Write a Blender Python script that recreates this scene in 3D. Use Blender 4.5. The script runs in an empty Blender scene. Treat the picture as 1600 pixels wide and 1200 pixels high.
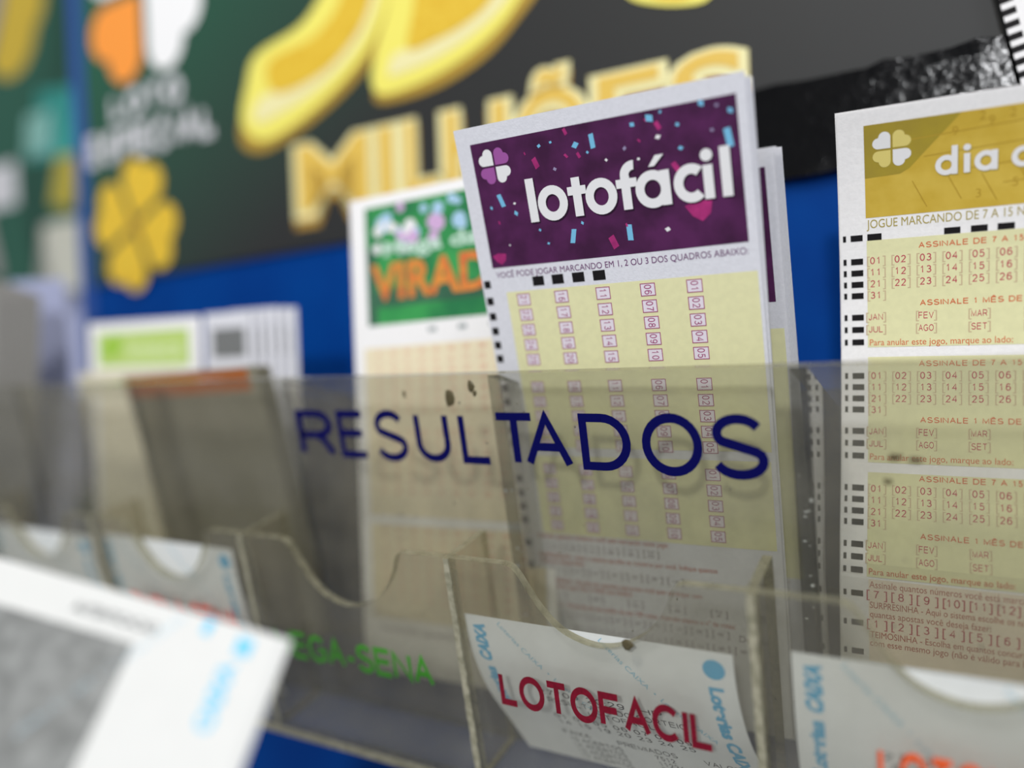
import bpy, bmesh, math, random
from mathutils import Vector, Matrix
from mathutils.geometry import tessellate_polygon
random.seed(7)

# ------------------------------------------------------------------ camera, world, lights, exposure
D = 0.19                      # metres from the lens to the tall acrylic panel
BASE = Vector((0, 0, 1.30))
def W(x, y, z):               # local units of D -> world metres
    return Vector((x*D, y*D, z*D)) + BASE
RX = Vector((0.87013956, 0.47577392, -0.12843799))     # camera right in world
RD = Vector((-0.01641773, -0.23249482, -0.97245906))   # camera down
RF = Vector((-0.49253183, 0.84828376, -0.19449181))    # camera forward
cd = bpy.data.cameras.new('camera'); cam = bpy.data.objects.new('camera', cd)
bpy.context.collection.objects.link(cam)
m = Matrix((( RX.x, -RD.x, -RF.x), (RX.y, -RD.y, -RF.y), (RX.z, -RD.z, -RF.z))).to_4x4()
m.translation = BASE
cam.matrix_world = m
cd.sensor_width = 36; cd.lens = 27.0
cd.clip_start = 0.005; cd.clip_end = 50
cd.dof.use_dof = True; cd.dof.focus_distance = 0.213; cd.dof.aperture_fstop = 2.3
bpy.context.scene.camera = cam

sc = bpy.context.scene
sc.view_settings.view_transform = 'Standard'; sc.view_settings.look = 'None'
sc.view_settings.gamma = 1.0; sc.view_settings.use_curve_mapping = False
sc.view_settings.exposure = 0.0
sc.cycles.transparent_max_bounces = 64
sc.cycles.max_bounces = 16
wd = bpy.data.worlds.new('world'); sc.world = wd; wd.use_nodes = True
wd.node_tree.nodes['Background'].inputs[0].default_value = (0.86, 0.88, 0.95, 1)
wd.node_tree.nodes['Background'].inputs[1].default_value = 0.37

def area(name, loc, target, size, size_y, power, col):
    l = bpy.data.lights.new(name, 'AREA'); l.shape = 'RECTANGLE'; l.size = size; l.size_y = size_y
    l.energy = power; l.color = col
    o = bpy.data.objects.new(name, l); bpy.context.collection.objects.link(o)
    o.location = loc
    o.rotation_euler = (Vector(target)-Vector(loc)).to_track_quat('-Z', 'Y').to_euler()
    return o
tgt = W(-0.5, 1.1, -0.3)
area('fill_light', tgt + Vector((0.34, -1.40, 0.97)), tgt, 0.12, 0.12, 12.5, (0.97, 0.98, 1.0))
area('fill_light', tgt + Vector((-0.10, -0.85, 1.42)), tgt, 0.20, 0.20, 10, (1.0, 0.96, 0.88))
area('fill_light', tgt + Vector((0.9, -0.5, 1.5)), tgt, 0.6, 0.3, 7, (0.95, 0.97, 1.0))  # soft fill lamp added to lift the shade, not a known fixture

# ------------------------------------------------------------------ materials
def srgb(r, g, b):
    f = lambda c: (c/255/12.92) if c/255 <= 0.04045 else ((c/255+0.055)/1.055)**2.4
    return (f(r), f(g), f(b), 1)
MATS = {}
def mat(name, rgb, rough=0.6, spec=0.3, noise=0.0, scale=400, bump=0.0, rgb2=None, coat=0, bscale=None, metal=0):
    if name in MATS: return MATS[name]
    M = bpy.data.materials.new(name); M.use_nodes = True
    nt = M.node_tree; N = nt.nodes; L = nt.links; P = N['Principled BSDF']
    P.inputs['Base Color'].default_value = srgb(*rgb)
    P.inputs['Roughness'].default_value = rough
    P.inputs['Specular IOR Level'].default_value = spec
    P.inputs['Coat Weight'].default_value = coat
    P.inputs['Metallic'].default_value = metal
    if noise or rgb2 or bump:
        tc = N.new('ShaderNodeNewGeometry')
        nz = N.new('ShaderNodeTexNoise'); nz.inputs['Scale'].default_value = scale; nz.inputs['Detail'].default_value = 3
        L.new(tc.outputs['Position'], nz.inputs['Vector'])
        if noise or rgb2:
            mx = N.new('ShaderNodeMix'); mx.data_type = 'RGBA'
            c1 = srgb(*rgb); c2 = srgb(*rgb2) if rgb2 else tuple(c*(1-noise) for c in c1[:3])+(1,)
            mx.inputs['A'].default_value = c1; mx.inputs['B'].default_value = c2
            mr = N.new('ShaderNodeMapRange'); mr.inputs[1].default_value = .35; mr.inputs[2].default_value = .65
            L.new(nz.outputs['Fac'], mr.inputs[0]); L.new(mr.outputs[0], mx.inputs['Factor'])
            L.new(mx.outputs['Result'], P.inputs['Base Color'])
        if bump:
            nb = N.new('ShaderNodeTexNoise'); nb.inputs['Scale'].default_value = bscale or scale*2; nb.inputs['Detail'].default_value = 4
            L.new(tc.outputs['Position'], nb.inputs['Vector'])
            bp = N.new('ShaderNodeBump'); bp.inputs['Strength'].default_value = bump; bp.inputs['Distance'].default_value = 0.0005
            L.new(nb.outputs['Fac'], bp.inputs['Height']); L.new(bp.outputs['Normal'], P.inputs['Normal'])
    MATS[name] = M
    return M
PAPER = mat('slip_paper', (226, 227, 234), .8, .2, .06, 900, .15)
PAPER2 = mat('slip_paper_bright', (247, 246, 246), .8, .2, .05, 900, .1)
THERM = mat('thermal_paper', (228, 231, 229), .45, .4, .03, 300, .25, bscale=120)
INK = mat('black_ink', (22, 20, 22), .7, .2)
PURPLE = mat('purple_print', (86, 35, 84), .6, .2, scale=110, rgb2=(62, 24, 60))
WHITEP = mat('white_print', (235, 235, 236), .7, .2)
LILAC = mat('lilac_print', (160, 88, 160), .7, .2)
DARKP = mat('dark_purple_print', (40, 14, 40), .7, .2)
CBLUE = mat('sky_blue_print', (120, 190, 226), .7, .2)
CPINK = mat('pink_print', (182, 52, 124), .7, .2, scale=250, rgb2=(150, 40, 105))
CGREY = mat('grey_violet_print', (150, 140, 175), .7, .2)
YELLOW = mat('pale_yellow_print', (232, 230, 182), .75, .2, .05, 500)
CREAM = mat('cream_print', (240, 228, 196), .75, .2, .05, 500)
MAGENTA = mat('magenta_print', (165, 70, 120), .7, .2)
REDBR = mat('brick_red_print', (182, 92, 78), .7, .2)
GREYT = mat('grey_text_print', (120, 100, 110), .7, .2)
REDP = mat('red_print', (190, 70, 90), .7, .2)
ORGP = mat('orange_red_print', (214, 110, 70), .7, .2)
BRKT = mat('beige_print', (205, 185, 150), .7, .2)
GOLDH = mat('mustard_print', (204, 172, 60), .6, .3, scale=150, rgb2=(214, 184, 76))
OLIVEH = mat('olive_print', (170, 150, 48), .6, .3, scale=150, rgb2=(162, 142, 52))
KEYLN = mat('dark_mustard_print', (186, 152, 48), .6, .3)
GOLDL = mat('pale_gold_print', (224, 208, 122), .6, .3)
GOLDT = mat('gold_text_print', (176, 160, 84), .7, .2)
CAIXAB = mat('receipt_blue_print', (96, 172, 208), .6, .3)
CAIXAP = mat('receipt_pale_blue_print', (150, 196, 216), .6, .3)
OCR = mat('receipt_grey_print', (92, 92, 96), .6, .3)
NAVY = mat('navy_vinyl', (0, 2, 78), .5, .12)
WINE = mat('wine_red_vinyl', (126, 8, 38), .5, .2, scale=900, rgb2=(108, 6, 30))
GREENV = mat('green_vinyl', (60, 150, 30), .5, .4)
ORANGEV = mat('orange_vinyl', (240, 92, 24), .5, .4)
REDV = mat('red_vinyl', (205, 70, 48), .5, .4)
BLUE = mat('blue_board_paint', (0, 56, 132), .6, .06, scale=25, rgb2=(0, 64, 142), bump=.1, bscale=500)
BLUEE = mat('blue_edge_paint', (38, 78, 150), .5, .4)
BLK = mat('black_plastic_tape', (6, 6, 7), .14, .22, bump=.36, scale=60, bscale=380)
GOLD1 = mat('gold_print', (236, 200, 62), .5, .4, scale=300, rgb2=(226, 184, 44))
GOLD2 = mat('light_gold_print', (246, 236, 110), .5, .4)
GOLD3 = mat('bronze_print', (176, 142, 50), .5, .4)
GOLDC = mat('cream_gold_print', (244, 236, 176), .5, .4)
GOLDM = mat('letter_gold_print', (232, 194, 86), .5, .4)
GOLDN = mat('letter_dark_gold_print', (190, 150, 60), .5, .4)
ORNG = mat('orange_print', (255, 158, 62), .5, .4)
WPOST = mat('poster_white_print', (250, 250, 250), .5, .4)
GPOST = mat('poster_grey_print', (214, 214, 218), .5, .4)
GREENP = mat('leaf_green_print', (60, 160, 84), .6, .3, scale=60, rgb2=(36, 120, 72))
DGREEN = mat('deep_green_print', (62, 110, 84), .6, .3, scale=60, rgb2=(50, 96, 72))
AMBER = mat('amber_print', (226, 150, 62), .6, .3, scale=200, rgb2=(214, 112, 60))
LBLUE = mat('light_blue_print', (170, 205, 232), .6, .3)
LVIOL = mat('light_violet_print', (208, 172, 214), .6, .3)
LIME = mat('lime_print', (190, 216, 120), .6, .3)
LIME2 = mat('bright_lime_print', (160, 205, 70), .6, .3)
BROWN = mat('brown_orange_print', (176, 98, 44), .7, .2)
SHADEP = mat('shade_toned_paper', (150, 146, 128), .8, .2, .08, 120)  # olive grey: shade on the slip backs put into the paper colour
KRAFT2 = mat('dark_kraft_paper', (112, 108, 96), .8, .2, .1, 120)
TEAL = mat('teal_print', (60, 160, 150), .6, .3)
LTEAL = mat('pale_teal_print', (150, 206, 196), .6, .3)
LAV = mat('lavender_print', (176, 182, 214), .6, .3)
STRAP = mat('grey_plastic', (140, 138, 136), .4, .5)
GLUE = mat('dried_glue', (84, 76, 50), .5, .4)

def banner_mat():
    M = bpy.data.materials.new('banner_vinyl'); M.use_nodes = True
    nt = M.node_tree; N = nt.nodes; L = nt.links; P = N['Principled BSDF']
    tc = N.new('ShaderNodeTexCoord'); sp = N.new('ShaderNodeSeparateXYZ'); L.new(tc.outputs['Generated'], sp.inputs[0])
    # printed artwork: green glow in the upper left of the banner fading to charcoal
    a = N.new('ShaderNodeMath'); a.operation = 'MULTIPLY_ADD'; a.inputs[1].default_value = -2.1; a.inputs[2].default_value = .38
    L.new(sp.outputs[0], a.inputs[0])
    b = N.new('ShaderNodeMath'); b.operation = 'MULTIPLY_ADD'; b.inputs[1].default_value = 2.0
    L.new(sp.outputs[2], b.inputs[0]); L.new(a.outputs[0], b.inputs[2]); b.use_clamp = True
    mx = N.new('ShaderNodeMix'); mx.data_type = 'RGBA'
    mx.inputs['A'].default_value = srgb(46, 47, 47); mx.inputs['B'].default_value = srgb(38, 92, 70)
    L.new(b.outputs[0], mx.inputs['Factor']); L.new(mx.outputs['Result'], P.inputs['Base Color'])
    P.inputs['Roughness'].default_value = .5; P.inputs['Specular IOR Level'].default_value = .25
    return M
BANNER = banner_mat()

def acrylic_mat(name, tint, haze, hcol, rough=.03, scale=60):
    M = bpy.data.materials.new(name); M.use_nodes = True
    nt = M.node_tree; N = nt.nodes; L = nt.links; N.remove(N['Principled BSDF'])
    out = N['Material Output']
    tr = N.new('ShaderNodeBsdfTransparent'); tr.inputs[0].default_value = tint
    df = N.new('ShaderNodeBsdfDiffuse'); df.inputs[0].default_value = hcol
    tl = N.new('ShaderNodeBsdfTranslucent'); tl.inputs[0].default_value = hcol
    ad = N.new('ShaderNodeMixShader'); ad.inputs[0].default_value = .35
    L.new(df.outputs[0], ad.inputs[1]); L.new(tl.outputs[0], ad.inputs[2])
    ge = N.new('ShaderNodeNewGeometry'); nz = N.new('ShaderNodeTexNoise'); nz.inputs['Scale'].default_value = scale; nz.inputs['Detail'].default_value = 6
    L.new(ge.outputs['Position'], nz.inputs['Vector'])
    mr = N.new('ShaderNodeMapRange'); mr.inputs[1].default_value = .3; mr.inputs[2].default_value = .75
    mr.inputs[3].default_value = haze*.6; mr.inputs[4].default_value = haze*1.5
    L.new(nz.outputs['Fac'], mr.inputs[0])
    m1 = N.new('ShaderNodeMixShader'); L.new(mr.outputs[0], m1.inputs[0]); L.new(tr.outputs[0], m1.inputs[1]); L.new(ad.outputs[0], m1.inputs[2])
    gl = N.new('ShaderNodeBsdfGlossy'); gl.inputs['Roughness'].default_value = rough
    lw = N.new('ShaderNodeLayerWeight'); lw.inputs[0].default_value = .5
    pw = N.new('ShaderNodeMath'); pw.operation = 'POWER'; pw.inputs[1].default_value = 5; L.new(lw.outputs['Facing'], pw.inputs[0])
    fr = N.new('ShaderNodeMath'); fr.operation = 'MULTIPLY_ADD'; fr.inputs[1].default_value = .9; fr.inputs[2].default_value = .026; L.new(pw.outputs[0], fr.inputs[0])
    m2 = N.new('ShaderNodeMixShader'); L.new(fr.outputs[0], m2.inputs[0]); L.new(m1.outputs[0], m2.inputs[1]); L.new(gl.outputs[0], m2.inputs[2])
    L.new(m2.outputs[0], out.inputs[0])
    return M
def T(v, w=1.0): return (v, v*.985*w, v*.95*w, 1)
ACR = acrylic_mat('acrylic_sheet', (.87, .87, .84, 1), .145, (.40, .385, .325, 1))
ACRD = acrylic_mat('acrylic_divider_sheet', T(.94), .02, (.40, .40, .36, 1), scale=90)
ACRP = acrylic_mat('acrylic_pocket_sheet', (.94, .94, .92, 1), .075, (.45, .42, .35, 1))
ACRB = acrylic_mat('acrylic_base_sheet', T(.90), .30, (.40, .42, .46, 1), rough=.12)
EDGE = acrylic_mat('acrylic_cut_edge', (.62, .60, .48, 1), .42, (.52, .50, .36, 1), rough=.15, scale=260)
EDGED = acrylic_mat('acrylic_glued_edge', (.26, .27, .26, 1), .14, (.30, .32, .30, 1), rough=.1, scale=420)
for M_, s in ((EDGE, 1),): pass

# ------------------------------------------------------------------ object helpers
COL = bpy.context.collection
def mesh_obj(name, verts, faces, mats, parent=None, fm=None, smooth=False):
    me = bpy.data.meshes.new(name); me.from_pydata([tuple(v) for v in verts], [], faces)
    for m_ in (mats if isinstance(mats, (list, tuple)) else [mats]): me.materials.append(m_)
    if fm: me.polygons.foreach_set('material_index', fm)
    if smooth: me.polygons.foreach_set('use_smooth', [True]*len(me.polygons))
    me.update()
    o = bpy.data.objects.new(name, me); COL.objects.link(o)
    if parent:
        o.parent = parent
        o.matrix_parent_inverse = Matrix.Translation(parent.location).inverted()
    return o
def empty(name, loc):
    o = bpy.data.objects.new(name, None); o.empty_display_size = .01; COL.objects.link(o); o.location = loc
    return o
def tag(o, label, cat, group=None, kind=None):
    if label: o['label'] = label
    if cat: o['category'] = cat
    if group: o['group'] = group
    if kind: o['kind'] = kind
    return o
def box(name, a, b, mats, parent=None, thin=None, sub=1):
    (x0, y0, z0), (x1, y1, z1) = a, b
    v = [W(x, y, z) for x in (x0, x1) for y in (y0, y1) for z in (z0, z1)]
    f = [(0, 1, 3, 2), (4, 6, 7, 5), (0, 4, 5, 1), (2, 3, 7, 6), (0, 2, 6, 4), (1, 5, 7, 3)]
    fm = None
    if thin is not None: fm = [0 if i//2 == thin else 1 for i in range(6)]
    return mesh_obj(name, v, f, mats, parent, fm)

# ---- 2-D print geometry: lists of (verts2d, faces)
_fc = bpy.data.curves.new('glyphs', 'FONT'); _fc.resolution_u = 4; _fo = bpy.data.objects.new('glyphs', _fc)
COL.objects.link(_fo)
_tc = {}
def text_geo(s, off=0.0, space=1.0):
    k = (s, off, space)
    if k in _tc: return _tc[k]
    _fc.body = s; _fc.offset = off; _fc.size = 1; _fc.space_character = space
    bpy.context.view_layer.update()
    dg = bpy.context.evaluated_depsgraph_get()
    me = bpy.data.meshes.new_from_object(_fo.evaluated_get(dg))
    vs = [(v.co.x, v.co.y) for v in me.vertices]; fs = [tuple(p.vertices) for p in me.polygons]
    bpy.data.meshes.remove(me)
    _tc[k] = (vs, fs); return _tc[k]
_H = text_geo('H'); CAP = max(v[1] for v in _H[0])
def text(s, x, y, h, w=None, rot=0, off=0.0, anchor='l', shear=0.0, space=1.0):
    """text with cap height h; (x,y) = baseline start, y grows downwards; rot in degrees clockwise"""
    vs, fs = text_geo(s, off, space)
    if not vs: return ([], [])
    x0 = min(v[0] for v in vs); x1 = max(v[0] for v in vs)
    sy = h/CAP; sx = (w/(x1-x0)) if w else sy
    wd_ = (x1-x0)*sx
    ox = {'l': 0, 'c': -wd_/2, 'r': -wd_}[anchor]
    c, n = math.cos(math.radians(rot)), math.sin(math.radians(rot))
    out = []
    for a, b in vs:
        lx = (a-x0)*sx+ox + shear*b*sy; ly = -b*sy
        out.append((x+lx*c-ly*n, y+lx*n+ly*c))
    return (out, fs)
def arc(cx, cy, rx, ry, a0, a1, n=12):
    return [(cx+rx*math.cos(math.radians(a0+(a1-a0)*i/n)), cy+ry*math.sin(math.radians(a0+(a1-a0)*i/n))) for i in range(n+1)]
GL = {  # width, strokes in a unit box (y up)
 'A': (.80, [[(0, 0), (.5, 1), (1, 0)], [(.18, .36), (.82, .36)]]),
 'B': (.72, [[(0, 0), (0, 1), (.55, 1)]+arc(.55, .77, .38, .23, 90, -90, 8)+[(0, .54)], [(.55, .54)]+arc(.6, .27, .4, .27, 90, -90, 8)+[(0, 0)]]),
 'C': (.82, [arc(.52, .5, .52, .5, 42, 318, 22)]),
 'D': (.80, [[(0, 0), (0, 1), (.45, 1)]+arc(.45, .5, .55, .5, 90, -90, 14)+[(0, 0)]]),
 'E': (.70, [[(1, 1), (0, 1), (0, 0), (1, 0)], [(0, .53), (.93, .53)]]),
 'F': (.66, [[(1, 1), (0, 1), (0, 0)], [(0, .52), (.88, .52)]]),
 'G': (.85, [arc(.52, .5, .52, .5, 42, 300, 22)+[(1, .16), (1, .46), (.58, .46)]]),
 'H': (.78, [[(0, 0), (0, 1)], [(1, 0), (1, 1)], [(0, .53), (1, .53)]]),
 'I': (.0, [[(0, 0), (0, 1)]]),
 'J': (.5, [[(1, 1), (1, .28)]+arc(.5, .28, .5, .28, 0, -180, 10)]),
 'L': (.60, [[(0, 1), (0, 0), (1, 0)]]),
 'M': (.88, [[(0, 0), (0, 1), (.5, .08), (1, 1), (1, 0)]]),
 'N': (.78, [[(0, 0), (0, 1), (1, 0), (1, 1)]]),
 'O': (.88, [arc(.5, .5, .5, .5, 90, 450, 30)]),
 'P': (.70, [[(0, 0), (0, 1), (.6, 1)]+arc(.6, .72, .4, .28, 90, -90, 8)+[(0, .44)]]),
 'Q': (.88, [arc(.5, .5, .5, .5, 90, 450, 30), [(.6, .25), (1, -.05)]]),
 'R': (.76, [[(0, 0), (0, 1), (.6, 1)]+arc(.6, .73, .38, .27, 90, -90, 8)+[(0, .46)], [(.52, .46), (.72, .36), (1, 0)]]),
 'S': (.74, [arc(.5, .745, .45, .255, 25, 200, 12)+[(.14, .60), (.5, .51)]+[(.86, .42)]+arc(.5, .265, .5, .265, 22, -160, 12)]),
 'T': (.74, [[(0, 1), (1, 1)], [(.5, 1), (.5, 0)]]),
 'U': (.74, [[(0, 1), (0, .34)]+arc(.5, .34, .5, .34, 180, 360, 14)+[(1, 1)]]),
 'V': (.78, [[(0, 1), (.5, 0), (1, 1)]]),
 'X': (.76, [[(0, 0), (1, 1)], [(0, 1), (1, 0)]]),
 'Z': (.70, [[(0, 1), (1, 1), (0, 0), (1, 0)]]),
 '0': (.50, [arc(.5, .5, .5, .5, 90, 450, 20)]), '1': (.50, [[(.2, .74), (.56, 1), (.56, 0)]]),
 '2': (.50, [arc(.5, .72, .46, .28, 165, -30, 10)+[(.04, 0), (1, 0)]]),
 '3': (.50, [arc(.46, .75, .44, .25, 150, -80, 10)+[(.45, .52)]+arc(.48, .27, .5, .27, 80, -155, 10)]),
 '4': (.52, [[(.76, 0), (.76, 1), (0, .3), (1, .3)]]),
 '5': (.50, [[(.92, 1), (.18, 1), (.08, .52)]+arc(.48, .33, .5, .33, 125, -155, 12)]),
 '6': (.50, [arc(.5, .31, .48, .31, 90, 450, 16), [(.04, .36), (.06, .62)]+arc(.54, .66, .46, .34, 165, 35, 8)]),
 '7': (.50, [[(0, 1), (1, 1), (.55, .5), (.36, 0)]]),
 '8': (.50, [arc(.5, .76, .42, .24, 90, 450, 14), arc(.5, .27, .5, .27, 90, 450, 14)]),
 '9': (.50, [arc(.5, .69, .48, .31, 90, 450, 16), [(.96, .64), (.94, .38)]+arc(.46, .34, .46, .34, -15, -145, 8)]),
 '-': (.34, [[(0, .36), (1, .36)]]), '[': (.16, [[(1, 1.05), (0, 1.05), (0, -.15), (1, -.15)]]), ']': (.16, [[(0, 1.05), (1, 1.05), (1, -.15), (0, -.15)]]),
 ':': (0, [[(0, .05), (0, .15)], [(0, .55), (0, .65)]]), '/': (.35, [[(0, 0), (1, 1)]]), ',': (0, [[(0, .08), (0, -.12)]]), ' ': (.22, []),
 'Ê': (.70, [[(1, 1), (0, 1), (0, 0), (1, 0)], [(0, .53), (.93, .53)], [(.2, 1.14), (.5, 1.28), (.8, 1.14)]]),
 'Ú': (.74, [[(0, 1), (0, .34)]+arc(.5, .34, .5, .34, 180, 360, 14)+[(1, 1)], [(.4, 1.12), (.7, 1.3)]]),
}
def thick(pts, t):
    v = []; f = []; n = len(pts)
    closed = n > 6 and math.hypot(pts[0][0]-pts[-1][0], pts[0][1]-pts[-1][1]) < 1e-6
    for i, p in enumerate(pts):
        a = pts[i-1] if i else (pts[-2] if closed else p); b = pts[i+1] if i < n-1 else (pts[1] if closed else p)
        d1 = (p[0]-a[0], p[1]-a[1]); d2 = (b[0]-p[0], b[1]-p[1])
        l1 = math.hypot(*d1); l2 = math.hypot(*d2)
        n1 = (-d1[1]/l1, d1[0]/l1) if l1 > 1e-9 else None; n2 = (-d2[1]/l2, d2[0]/l2) if l2 > 1e-9 else None
        n1 = n1 or n2; n2 = n2 or n1
        m_ = (n1[0]+n2[0], n1[1]+n2[1]); q = m_[0]**2+m_[1]**2
        k = min(2/max(q, .05), 2.2)
        m_ = (m_[0]*k*t/2, m_[1]*k*t/2)
        v += [(p[0]+m_[0], p[1]+m_[1]), (p[0]-m_[0], p[1]-m_[1])]
        if i: f.append((2*i-2, 2*i-1, 2*i+1, 2*i))
    return (v, f)
STROKE = []
def stext(s, x, y, h, w=None, t=.125, rot=0, anchor='l', gap=.17, off=0):
    """upright grotesque lettering made of even strokes; same placing as text()"""
    gs = []; cx = 0
    for ch in s:
        gw, st = GL[ch]
        for pl in st: gs.append(thick([(cx+t/2+px*gw, t/2+py*(1-t)) for px, py in pl], t))
        cx += gw+t+gap
    cx -= gap
    sx = (w/cx) if w else h
    wd_ = cx*sx; ox = {'l': 0, 'c': -wd_/2, 'r': -wd_}[anchor]
    c, n = math.cos(math.radians(rot)), math.sin(math.radians(rot))
    v, f = join(gs); out = []
    STROKE[:] = [i for i, g in enumerate(gs) for _ in g[0]]
    for a, b in v:
        lx = a*sx+ox; ly = -b*h
        out.append((x+lx*c-ly*n, y+lx*n+ly*c))
    return (out, f)
def vpoly(pts, step=1.5):
    """convex polygon cut into horizontal strips, so that it follows a curved sheet"""
    ys = sorted({p[1] for p in pts}); lev = []
    for a, b in zip(ys, ys[1:]):
        n = max(1, math.ceil((b-a)/step)); lev += [a+(b-a)*i/n for i in range(n)]
    lev.append(ys[-1]); v = []
    for y in lev:
        xs = []
        for i, p in enumerate(pts):
            q = pts[(i+1) % len(pts)]
            if min(p[1], q[1])-1e-9 <= y <= max(p[1], q[1])+1e-9:
                xs += [p[0], q[0]] if abs(q[1]-p[1]) < 1e-9 else [p[0]+(q[0]-p[0])*(y-p[1])/(q[1]-p[1])]
        v += [(min(xs), y), (max(xs), y)]
    return (v, [(2*i, 2*i+1, 2*i+3, 2*i+2) for i in range(len(lev)-1)])
def rect(x0, y0, x1, y1, step=4.0):
    nx = max(1, math.ceil(abs(x1-x0)/step)); ny = max(1, math.ceil(abs(y1-y0)/step))
    v = [(x0+(x1-x0)*i/nx, y0+(y1-y0)*j/ny) for j in range(ny+1) for i in range(nx+1)]
    f = [(j*(nx+1)+i, j*(nx+1)+i+1, (j+1)*(nx+1)+i+1, (j+1)*(nx+1)+i) for j in range(ny) for i in range(nx)]
    return (v, f)
def poly(pts):
    tris = tessellate_polygon([[Vector((p[0], p[1], 0)) for p in pts]])
    return (list(pts), [tuple(t) for t in tris])
def quad(cx, cy, w, h, a=0, sk=0):
    c, s = math.cos(a), math.sin(a)
    p = [(-w/2, -h/2), (w/2, -h/2), (w/2+sk, h/2), (-w/2+sk, h/2)]
    return ([(cx+x*c-y*s, cy+x*s+y*c) for x, y in p], [(0, 1, 2, 3)])
def disc(cx, cy, r, n=20, ry=None):
    ry = ry or r
    return ([(cx+r*math.cos(2*math.pi*i/n), cy+ry*math.sin(2*math.pi*i/n)) for i in range(n)], [tuple(range(n))])
def ring(cx, cy, rx, ry, t, a0=0, a1=360, n=28):
    v = []; f = []
    for i in range(n+1):
        a = math.radians(a0+(a1-a0)*i/n)
        v.append((cx+rx*math.cos(a), cy+ry*math.sin(a))); v.append((cx+(rx-t)*math.cos(a), cy+(ry-t)*math.sin(a)))
    for i in range(n): f.append((2*i, 2*i+1, 2*i+3, 2*i+2))
    return (v, f)
def frame(x0, y0, x1, y1, t):
    return join([rect(x0, y0, x1, y0+t, 99), rect(x0, y1-t, x1, y1, 99), rect(x0, y0, x0+t, y1, 99), rect(x1-t, y0, x1, y1, 99)])
def join(gs):
    v = []; f = []
    for a, b in gs:
        n = len(v); v += list(a); f += [tuple(i+n for i in q) for q in b]
    return (v, f)
def leaf(cx, cy, s, qx, qy, rot=0, gap=.06):
    """heart-shaped clover leaf in the quadrant (qx,qy)"""
    g = s*gap; q = s
    pts = [(0, 0)]
    for cx_, cy_, a0, a1 in ((.67, .33, -90, 88), (.33, .67, 2, 180)):
        pts += [(cx_+.33*math.cos(math.radians(a0+(a1-a0)*i/12)), cy_+.33*math.sin(math.radians(a0+(a1-a0)*i/12))) for i in range(13)]
    v = [(g+q*a, g+q*b) for a, b in pts]; f = [(0, i, i+1) for i in range(1, len(pts)-1)]
    c, n = math.cos(rot), math.sin(rot)
    return ([(cx+qx*x*c-qy*y*n, cy+qx*x*n+qy*y*c) for x, y in v], f)

class Surf:
    """sheet of paper: at(u,v) in mm -> point in mm (local), with normal towards the viewer"""
    def world(s, u, v, h=0.0):
        p = s.at(u, v)
        if h:
            a = s.at(u+.5, v)-s.at(u-.5, v); b = s.at(u, v+.5)-s.at(u, v-.5)
            n = b.cross(a); n.normalize()          # u right, v down: b x a points to the viewer
            if n.y > 0: n = -n
            p = p + n*h
        return p/1000.0 + BASE
class Slip(Surf):
    def __init__(s, P0, yaw, roll, t0, t1, w=82.5, L=187., vmax=None, t2=None):
        s.P0 = Vector(P0); s.w = w; s.L = L; s.vmax = vmax
        s.U = Vector((math.cos(roll)*math.cos(yaw), math.cos(roll)*math.sin(yaw), math.sin(roll)))
        V = s.U.cross(Vector((0, 1, 0))).normalized()
        if V.z > 0: V = -V
        N = s.U.cross(V).normalized()
        if N.y < 0: N = -N
        s.V = V; s.N = N
        s.tab = [Vector((0, 0))]; n = int(L*2)+8
        for i in range(n):
            v = (i+.5)*.5
            t = t0+t1*v/187.
            if vmax and v > vmax: t = t2
            s.tab.append(s.tab[-1]+Vector((math.cos(t), math.sin(t)))*.5)
    def at(s, u, v):
        x = v*2
        if x <= 0: c = s.tab[0] + (s.tab[1]-s.tab[0])*x
        else:
            i = min(int(x), len(s.tab)-2); c = s.tab[i]+(s.tab[i+1]-s.tab[i])*(x-i)
        return s.P0 + s.U*u + s.V*c.x + s.N*c.y
class Profile(Surf):
    """sheet with a (y,z) profile in D units swept along x"""
    def __init__(s, x0, w, pts, dx=0.0, dz=0.0):
        s.w = w; s.x0 = x0*190; s.dx = dx; s.dz = dz
        P = []
        n = len(pts)
        for i in range(n-1):
            p0 = pts[max(i-1, 0)]; p1 = pts[i]; p2 = pts[i+1]; p3 = pts[min(i+2, n-1)]
            for k in range(8):
                t = k/8
                P.append(tuple(.5*((2*p1[j])+(-p0[j]+p2[j])*t+(2*p0[j]-5*p1[j]+4*p2[j]-p3[j])*t*t+(-p0[j]+3*p1[j]-3*p2[j]+p3[j])*t**3)*190 for j in (0, 1)))
        P.append((pts[-1][0]*190, pts[-1][1]*190))
        s.P = P; s.S = [0]
        for a, b in zip(P, P[1:]): s.S.append(s.S[-1]+math.hypot(a[0]-b[0], a[1]-b[1]))
        s.L = s.S[-1]
    def at(s, u, v):
        i = 0
        while i < len(s.S)-2 and s.S[i+1] < v: i += 1
        t = (v-s.S[i])/(s.S[i+1]-s.S[i])
        a, b = s.P[i], s.P[i+1]
        return Vector((s.x0+u+s.dx*v*v, a[0]+(b[0]-a[0])*t, a[1]+(b[1]-a[1])*t + s.dz*u))
class Plane(Surf):
    def __init__(s, P0, U, V, w, L, curl=None):
        s.P0 = Vector(P0); s.U = Vector(U).normalized(); s.V = Vector(V).normalized(); s.w = w; s.L = L; s.curl = curl
        n = s.V.cross(s.U); s.Nn = n.normalized()
    def at(s, u, v):
        p = s.P0+s.U*u+s.V*v
        if s.curl: p = p - s.Nn*s.curl(u, v)
        return p

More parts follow.
